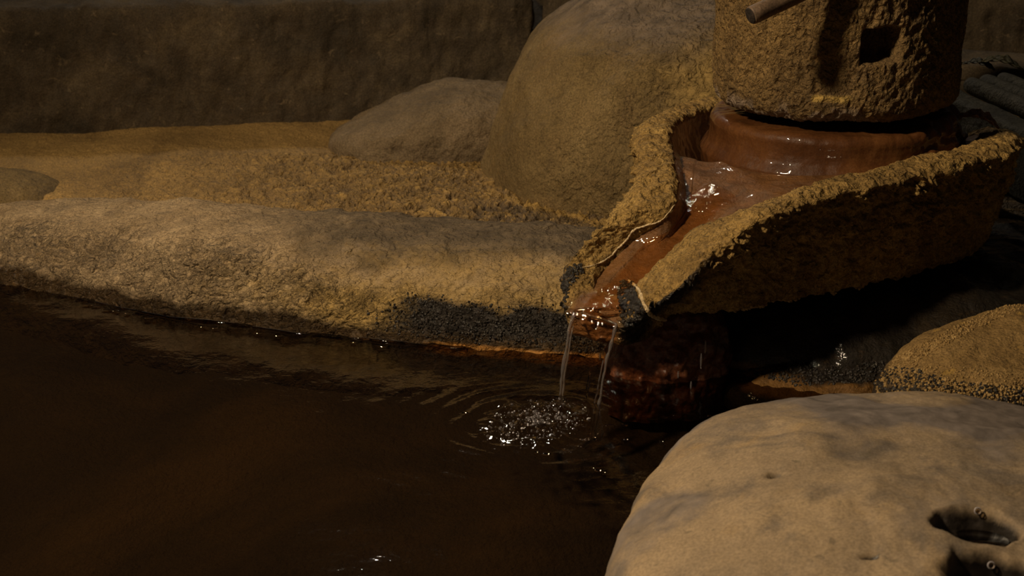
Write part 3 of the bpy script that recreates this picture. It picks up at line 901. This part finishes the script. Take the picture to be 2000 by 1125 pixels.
gy_ = sst(0.0, 0.3, perlin(base, 6.5, 140)) * sst(1.3, 1.7, base[..., 1])
FB2 = bvh_of(V[::2, ::2], grid_quads(n0 // 2, n0 // 2))
fb = empty('front_boulder', (.60, 1.50, -.06), 'big smooth tan boulder with two dark hollows in the foreground', 'boulder')
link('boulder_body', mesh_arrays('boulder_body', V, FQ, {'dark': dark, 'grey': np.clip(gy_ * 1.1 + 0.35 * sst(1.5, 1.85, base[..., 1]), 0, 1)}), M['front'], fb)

# ================================================================== pool water
wx = axis(-2.2, -0.85, 0.6, 2.0, 0.0042, 0.05); wy = axis(-0.6, 1.40, 2.52, 2.9, 0.0042, 0.05)
gx, gy = np.meshgrid(wx, wy, indexing='xy')
V = np.stack([gx, gy, np.zeros_like(gx)], -1)
SPL = np.array([.03, 1.925])
dx, dy = gx - SPL[0], gy - SPL[1]
rr = np.sqrt(dx * dx + dy * dy)
z = 0.0009 * perlin(V, 18, 151) + 0.0012 * perlin(V * np.array([1, .6, 1]), 7, 152)
z += 0.0018 * np.cos(2 * np.pi * rr / 0.030 + 5 * perlin(V, 9, 154)) * (0.5 + 1.2 * perlin(V, 11, 157)) * np.exp(-rr / 0.12) * sst(0.02, 0.06, rr)
core = np.exp(-((dx / 0.055) ** 2 + (dy / 0.072) ** 2) ** 1.5)
z += core * (0.010 * fbm(V, 55, 3, 153) + 0.003)
mx = np.interp(gx, LB_YF[0], LB_YF[1])
z += 0.0042 * np.exp(-np.abs(gy - mx + 0.002) / 0.010) * np.clip(0.7 + 1.1 * perlin(V, 22, 155) + 0.9 * perlin(V, 48, 156), 0, 2)
V[..., 2] = z
o = grid_obj('pool_water', V, M['pool'])
tag(o, 'dark brown hot spring water filling the pool', 'water', kind='stuff')
POOL = o

cols = [k for k in range(0, nxs, 3) if -0.70 < xs[k] < -0.06]
ml = []
for k in cols:
    zc_col = LB_V[: nph // 2, k, 2]
    i0 = np.argmax(zc_col > 0.001)
    ml.append((LB_V[i0, k, 0], LB_V[i0, k, 1] - 0.0035, 0.0012))
ml = np.array(ml)
ml[:, 1] = np.convolve(np.pad(ml[:, 1], 3, mode='edge'), np.ones(7) / 7, 'valid')
ml[:, 1] += 0.0022 * perlin(ml * np.array([1, 0, 0]), 38, 191)
rr_ = 0.0044 * np.clip(0.6 + 1.6 * perlin(ml * np.array([1, 0, 0]), 9, 192), 0.1, 1.3)
Vt, q, t = tube(ml, rr_, 12)
link('meniscus', mesh_arrays('meniscus', Vt, q, None, t), M['meniscus'], o)
ml = np.array([pz(x, y, 0.0006) for x, y in catmull_open([(1440, 742), (1475, 738), (1510, 741), (1550, 745), (1600, 752), (1640, 757)], 60)])
ml[:, 1] += 0.004 * perlin(ml * np.array([1, 0, 0]), 45, 193)
Vt, q, t = tube(ml, 0.0024 * np.clip(0.6 + 1.6 * perlin(ml, 25, 194), 0.1, 1.3), 12)
link('meniscus', mesh_arrays('meniscus', Vt, q, None, t), M['meniscus'], o)

# ================================================================== water running down the spout and falling into the pool
sw = empty('spout_water', (.105, 2.055, 0.0), 'clear water running down the trough spout and falling into the pool', 'water')
# film over the channel floor
path = np.array([(.285, 2.225), (.255, 2.205), (.228, 2.18), (.19, 2.145), (.155, 2.11), (.128, 2.083), (.118, 2.062), (.112, 2.046)])
pc = catmull_open(path, 200)
T = np.gradient(pc, axis=0); T /= np.linalg.norm(T, axis=1, keepdims=True)
Sd = np.stack([-T[:, 1], T[:, 0]], 1)
hw = np.interp(np.linspace(0, 1, 200), [0, .3, .5, .7, .9, 1], [.030, .032, .024, .022, .026, .032])
w = np.linspace(-1, 1, 60)
Vc = np.zeros((200, 60, 3))
Vc[..., :2] = pc[:, None] + Sd[:, None] * (hw[:, None] * w[None])[..., None]
Vc[..., 2] = floor_z(Vc[..., :2]) + 0.004 - 0.004 * w[None] ** 4
Vc[..., 2] += 0.0022 * perlin(np.stack([Vc[..., 0], Vc[..., 1], 0 * Vc[..., 0]], -1), 60, 161) * np.linspace(0.2, 2.0, 200)[:, None]
# falling sheet continues from the lip
nt_ = 110
lipc = pc[-1]; tt = np.linspace(0, 0.158, nt_)
vel = np.array([-0.22, -0.36]) * 0.9
sheet = np.zeros((nt_, 60, 3))
zl = Vc[-1, :, 2]
for k, t_ in enumerate(tt):
    u = t_ / tt[-1]
    cxy = lipc + vel * t_ * (1 if u > 0 else 1)
    wid = hw[-1] * (1 - 0.12 * u)
    rip = 0.0030 * np.sin(w * 5 + 6 * u) * u + 0.003 * perlin(np.stack([w * 0.05, np.full_like(w, u * 0.12), 0 * w], -1), 45, 163) * u
    across = np.array([0.86, -0.50])
    sheet[k, :, :2] = cxy + Sd[-1] * 0 - across[None] * (wid * w[:, None]) * 1.0 + np.array([-.3, -.8]) * rip[:, None]
    sheet[k, :, 2] = zl - 0.15 * t_ - 4.9 * t_ ** 2 + 0
# blend orientation from channel side vector to sheet
al = sst(0, 1, np.linspace(0, 1, nt_) * 6)[:, None, None]
side0 = lipc[None, None] + vel[None, None] * tt[:, None, None] + Sd[-1][None, None] * (hw[-1] * w)[None, :, None]
sheet[..., :2] = side0 * (1 - al) + sheet[..., :2] * al
def thicken(Vg, th):
    n_ = grid_normals(Vg); Mv, Nv = Vg.shape[:2]
    A = Vg + n_ * th / 2; B = Vg - n_ * th / 2
    ring = np.concatenate([A, B[:, ::-1]], 1)
    return ring
ring = thicken(sheet, 0.0022)
link('falling_water', mesh_arrays('falling_water', ring, grid_quads(ring.shape[0], ring.shape[1], True)), M['fall'], sw)
link('channel_water', mesh_arrays('channel_water', Vc, grid_quads(200, 60, False, True)), M['stream'], sw)
# thicker strands at both edges and drips
def strand(cols, rad, seed, k0=0, k1=nt_):
    pth = sheet[k0:k1, cols]
    pth = pth + 0.0012 * np.stack([perlin(pth, 55, seed + i) for i in range(3)], -1)
    rr_ = rad * (0.55 + 0.9 * np.abs(perlin(pth, 70, seed + 7))) + 0.0003
    Vt, q, t = tube(pth, rr_, 8)
    link('water_strand', mesh_arrays('water_strand', Vt, q, None, t), M['bubble'], sw)
strand(1, 0.0022, 3, 4); strand(6, 0.0010, 13, 60); strand(58, 0.0026, 23, 22); strand(54, 0.0012, 33, 40, 100)
drips = []
for (x, y, Y, ln) in [(1378, 665, 2.05, .018), (1370, 690, 2.05, .022), (1172, 690, 2.03, .01), (1325, 725, 2.045, .010), (1350, 745, 2.04, .012)]:
    p0 = py(x, y, Y); pth = [p0 + np.array([0, 0, -ln * s]) for s in np.linspace(0, 1, 12)]
    Vt, q, t = tube(pth, 0.0011 * np.sin(np.linspace(.3, 2.9, 12)) + .0004, 8)
    link('water_drip', mesh_arrays('water_drip', Vt, q, None, t), M['bubble'], sw)

# bubbles and foam where the water lands
pts, rad = [], []
while len(pts) < 800:
    q = RNG.normal(0, 0.55, 2)
    if np.hypot(*q) > 1.25: continue
    x, y = SPL[0] + q[0] * 0.052 + q[1] * .02, SPL[1] + q[1] * 0.062
    zz = float(np.interp(0, [0], [0])) + RNG.uniform(-.001, .005)
    pts.append((x, y, zz)); rad.append((.0005 + .0022 * RNG.random() ** 3) * (1.3 - .5 * min(1, np.hypot(*q))))
sp = empty('splash_foam', (SPL[0], SPL[1], 0), 'patch of foam bubbles where the spout water lands in the pool', 'foam')
grains('clear_bubbles', pts[:480], None, rad[:480], M['bubble'], sp, level=2)
grains('white_bubbles', pts[480:], None, np.array(rad[480:]) * .75, M['foam'], sp, level=1)
# flattened water lenses added as glints on the pool, by splash and waterline
iv, it = ico(3)
RV = []
for (x, y, rx, ry, h_) in [(908, 806, .004, .004, .0007), (1168, 918, .005, .005, .0008), (1158, 914, .003, .004, .0006), (1180, 923, .003, .004, .0005), (1190, 830, .005, .003, .0006),
        (1220, 830, .004, .004, .0007), (1162, 856, .002, .006, .0006), (1222, 858, .003, .003, .0005), (1292, 862, .003, .003, .0005), (1066, 886, .006, .004, .0008), (1048, 883, .004, .004, .0006),
        (1275, 818, .008, .003, .0006), (1298, 815, .006, .003, .0006), (1322, 811, .007, .003, .0006), (1348, 808, .006, .003, .0006), (1385, 811, .003, .003, .0005), (1355, 788, .004, .003, .0005),
        (172, 594, .011, .0035, .0008), (188, 597, .008, .003, .0007), (212, 604, .010, .0035, .0008), (226, 607, .006, .003, .0006), (248, 611, .004, .003, .0005), (292, 621, .007, .003, .0006), (398, 638, .006, .003, .0006),
        (420, 641, .005, .003, .0006), (505, 651, .006, .003, .0006), (545, 656, .007, .003, .0005), (690, 669, .004, .003, .0005), (745, 677, .007, .003, .0006), (1045, 702, .008, .003, .0006), (1075, 704, .007, .003, .0006),
        (1492, 738, .010, .004, .001), (1505, 742, .005, .003, .0007), (1545, 744, .006, .003, .0007), (1560, 748, .004, .003, .0006)]:
    c_ = pz(x, y, 0.0022 if x > 850 else 0.0030)
    RV.append(iv * np.array([rx, ry, h_ * 1.6]) * RNG.uniform(.85, 1.15, 3) + c_)
T_ = np.vstack([it + k * len(iv) for k in range(len(RV))])
o = link('glint_lenses', mesh_arrays('glint_lenses', np.vstack(RV), np.zeros((0, 4), np.int32), None, T_), M['meniscus'], POOL)
o['kind'] = 'stuff'

# water standing in the hollows of the front boulder, an added bubble with a pale ring as a glint in each
def disc(name, ctr, rx, ry, mat, parent):
    k = 40; a = np.linspace(0, 2 * np.pi, k, endpoint=False)
    rim = np.stack([ctr[0] + rx * np.cos(a), ctr[1] + ry * np.sin(a), np.full(k, ctr[2])], 1)
    low = rim - np.array([0, 0, .004])
    Vd = np.vstack([rim, low, [ctr], [ctr - np.array([0, 0, .004])]])
    i = np.arange(k); j = (i + 1) % k
    q = np.stack([i, i + k, j + k, j], 1)
    t = np.vstack([np.stack([np.full(k, 2 * k), i, j], 1), np.stack([np.full(k, 2 * k + 1), j + k, i + k], 1)])
    return link(name, mesh_arrays(name, Vd, q, None, t), mat, parent)
for (hh, rx, ry, x, y, lab) in ((hA, .030, .022, 1908, 998, 'tiny added bubble with a pale ring as a glint in the upper dark hollow of the front boulder'), (hB, .036, .025, 1934, 1104, 'tiny added bubble with a pale ring as a glint in the lower dark hollow of the front boulder')):
    if hh is None: continue
    zw = hh[2] - .020
    disc('hollow_water', np.array([hh[0], hh[1], zw]), rx, ry, M['pool'], fb)
    hb, hn = hit(FB2, x, y)
    p0 = np.array(hb) + np.array([0, -.0028, .0014])
    e = empty('glint_bubble', tuple(p0), lab, 'bubble')
    Vb, Tb = ico(3)
    link('bubble_film', mesh_arrays('bubble_film', Vb * .0030 + p0, np.zeros((0, 4), np.int32), None, Tb), M['fall'], e)
    an = np.linspace(0, 2 * np.pi, 24, endpoint=False); bn_ = np.linspace(0, 2 * np.pi, 8, endpoint=False)
    A, B = np.meshgrid(an, bn_, indexing='ij')
    T_ = np.stack([(.0030 + .0006 * np.cos(B)) * np.cos(A), .0006 * np.sin(B), (.0030 + .0006 * np.cos(B)) * np.sin(A)], -1)
    c_, s_ = math.cos(-.4), math.sin(-.4)
    T_ = np.stack([T_[..., 0], T_[..., 1] * c_ - T_[..., 2] * s_, T_[..., 1] * s_ + T_[..., 2] * c_], -1) + p0
    q = grid_quads(24, 8, True); ii = np.arange(8); jj = (ii + 1) % 8
    q = np.vstack([q, np.stack([23 * 8 + ii, 23 * 8 + jj, jj, ii], 1)])
    link('glint_ring', mesh_arrays('glint_ring', T_, q), M['foam'], e)

# ================================================================== leaves, poles and beam at the right
def leaf(name, mat, ctr, length, width, yaw, pitch, curl, label, roll=0, seed=0):
    nu_, nv_ = 40, 15
    u = np.linspace(0, 1, nu_)[:, None]; v = np.linspace(-1, 1, nv_)[None]
    wd = width * (np.sin(np.pi * np.clip(u * 0.93 + 0.05, 0, 1)) ** 0.75) * (1 + 0.12 * np.sin(u * 17 + seed))
    P = np.zeros((nu_, nv_, 3))
    P[..., 0] = (u - .5) * length
    P[..., 1] = v * wd / 2
    P[..., 2] = curl * (np.abs(v) ** 1.7) * wd + 0.10 * length * np.cos((u - .5) * 4) + 0.0012 * np.sin(u * 30 + v * 5 + seed)
    a = math.radians(roll); y_, z_ = P[..., 1].copy(), P[..., 2].copy()
    P[..., 1] = y_ * math.cos(a) - z_ * math.sin(a); P[..., 2] = y_ * math.sin(a) + z_ * math.cos(a)
    a = math.radians(pitch); x_, z_ = P[..., 0].copy(), P[..., 2].copy()
    P[..., 0] = x_ * math.cos(a) - z_ * math.sin(a); P[..., 2] = x_ * math.sin(a) + z_ * math.cos(a)
    P = rotz(P, yaw) + np.array(ctr)
    ring = thicken(P, 0.0008)
    e = empty(name, tuple(ctr), label, 'leaf')
    link('leaf_blade', mesh_arrays('leaf_blade', ring, grid_quads(nu_, ring.shape[1], True)), mat, e)
    mid = P[:, nv_ // 2] + np.array([0, 0, .0008])
    Vt, q, t = tube(mid, np.linspace(.0011, .0005, nu_), 6)
    link('midrib', mesh_arrays('midrib', Vt, q, None, t), mat, e)
    st = np.array([mid[0], mid[0] + (mid[0] - mid[3]) * .9, mid[0] + (mid[0] - mid[3]) * 1.8 + np.array([0, 0, .004])])
    Vt, q, t = tube(st, .0009, 6)
    link('leaf_stem', mesh_arrays('leaf_stem', Vt, q, None, t), mat, e)
c = py(1912, 236, 2.39)
leaf('dead_leaf', M['leaf'], c,   .060, .024, -14, -14, .28, 'curled reddish-brown dead leaf on the back rim of the trough', roll=14, seed=2)

def pole(p0, p1, rad, label, seed):
    p0, p1 = np.array(p0), np.array(p1)
    s = np.linspace(0, 1, 60)
    pth = p0 + (p1 - p0) * s[:, None]
    rr_ = rad * (1 + 0.05 * perlin(pth, 20, seed) + 0.05 * np.exp(-((s - .33) / .012) ** 2) + 0.05 * np.exp(-((s - .75) / .012) ** 2))
    rr_[0] *= .55; rr_[1] *= .9; pth[1] = pth[0] + (p1 - p0) * .004
    Vt, q, t = tube(pth, rr_, 24)
    Vt = Vt + 0.0008 * np.stack([perlin(Vt, 60, seed + k) for k in range(3)], -1)
    o = link('wooden_pole', mesh_arrays('wooden_pole', Vt, q, None, t), M['pole'], loc=tuple(p0 - np.array([0, 0, rad])))
    tag(o, label, 'pole')
zp = .252
e1 = pz(1895, 166, zp); f1 = pz(2010, 216, zp)
dirp = (f1 - e1) / np.linalg.norm(f1 - e1)
perp = np.array([-dirp[1], dirp[0], 0]); perp = perp if perp[0] > 0 else -perp
pole(e1, e1 + dirp * .62, .0150, 'greenish-grey round pole with blunt end, nearest the drum stone', 3)
pole(e1 + perp * .036 - dirp * .02, e1 + perp * .036 + dirp * .62, .0150, 'greenish-grey round pole at the frame edge beside the blunt-ended pole', 8)
pole(e1 + perp * .072 - dirp * .03, e1 + perp * .072 + dirp * .62, .0150, 'outermost greenish-grey round pole at the right frame edge', 13)
# beam under the poles
def bar(name, p0, p1, w_, h_, mat, label, cat, seed):
    p0, p1 = np.array(p0, float), np.array(p1, float)
    d = (p1 - p0); L = np.linalg.norm(d); d /= L
    sd = np.array([-d[1], d[0], 0]); sd /= np.linalg.norm(sd)
    prof = []
    r0 = min(w_, h_) * .18
    for (cx_, cz_, a0) in ((w_/2-r0, h_/2-r0, 0), (-w_/2+r0, h_/2-r0, 90), (-w_/2+r0, -h_/2+r0, 180), (w_/2-r0, -h_/2+r0, 270)):
        prof += [(cx_ + r0 * math.cos(math.radians(a0 + k * 30)), cz_ + r0 * math.sin(math.radians(a0 + k * 30))) for k in range(4)]
    prof = np.array(prof)
    s = np.linspace(0, L, 50)
    Vb = p0 + s[:, None, None] * d + prof[None, :, :1] * sd + prof[None, :, 1:] * np.array([0, 0, 1.0])
    Vb = Vb + 0.0025 * np.stack([perlin(Vb, 22, seed + k) for k in range(3)], -1)
    nP = len(prof); VV = Vb.reshape(-1, 3)
    VV = np.vstack([VV, Vb[0].mean(0), Vb[-1].mean(0)])
    a = np.arange(nP); b2 = (a + 1) % nP
    tr_ = np.vstack([np.stack([np.full(nP, len(VV) - 2), b2, a], 1), np.stack([np.full(nP, len(VV) - 1), 49 * nP + a, 49 * nP + b2], 1)])
    o = link(name, mesh_arrays(name, VV, grid_quads(50, nP, True), None, tr_), mat, loc=tuple(p0 - np.array([0, 0, h_ / 2])))
    return tag(o, label, cat)
b0 = pz(1850, 180, .232); b1 = b0 + dirp * .62
bar('wooden_beam', b0 - perp * .012 - np.array([0, 0, .045]), b1 - perp * .012 - np.array([0, 0, .045]), .05, .11, M['pole'], 'dark weathered wooden beam beside the poles behind the trough', 'beam', 4)
zc_ = pz(1940, 110, .27)
bar('wooden_plank', pz(1800, 120, .24), pz(2200, 150, .24), .16, .03, M['wall'], 'dark wooden plank behind the poles with fallen leaves on it', 'plank', 7)
leaf('fallen_leaf', M['yleaf'], pz(1955, 126, .272), .075, .034, -24, -6, .12, 'yellowish fallen leaf on the dark plank at the right', roll=9, seed=4)
leaf('fallen_leaf', M['gleaf'], pz(1912, 128, .268), .055, .030, -30, -6, .12, 'greyish fallen leaf on the dark plank beside the yellow one', roll=9, seed=9)
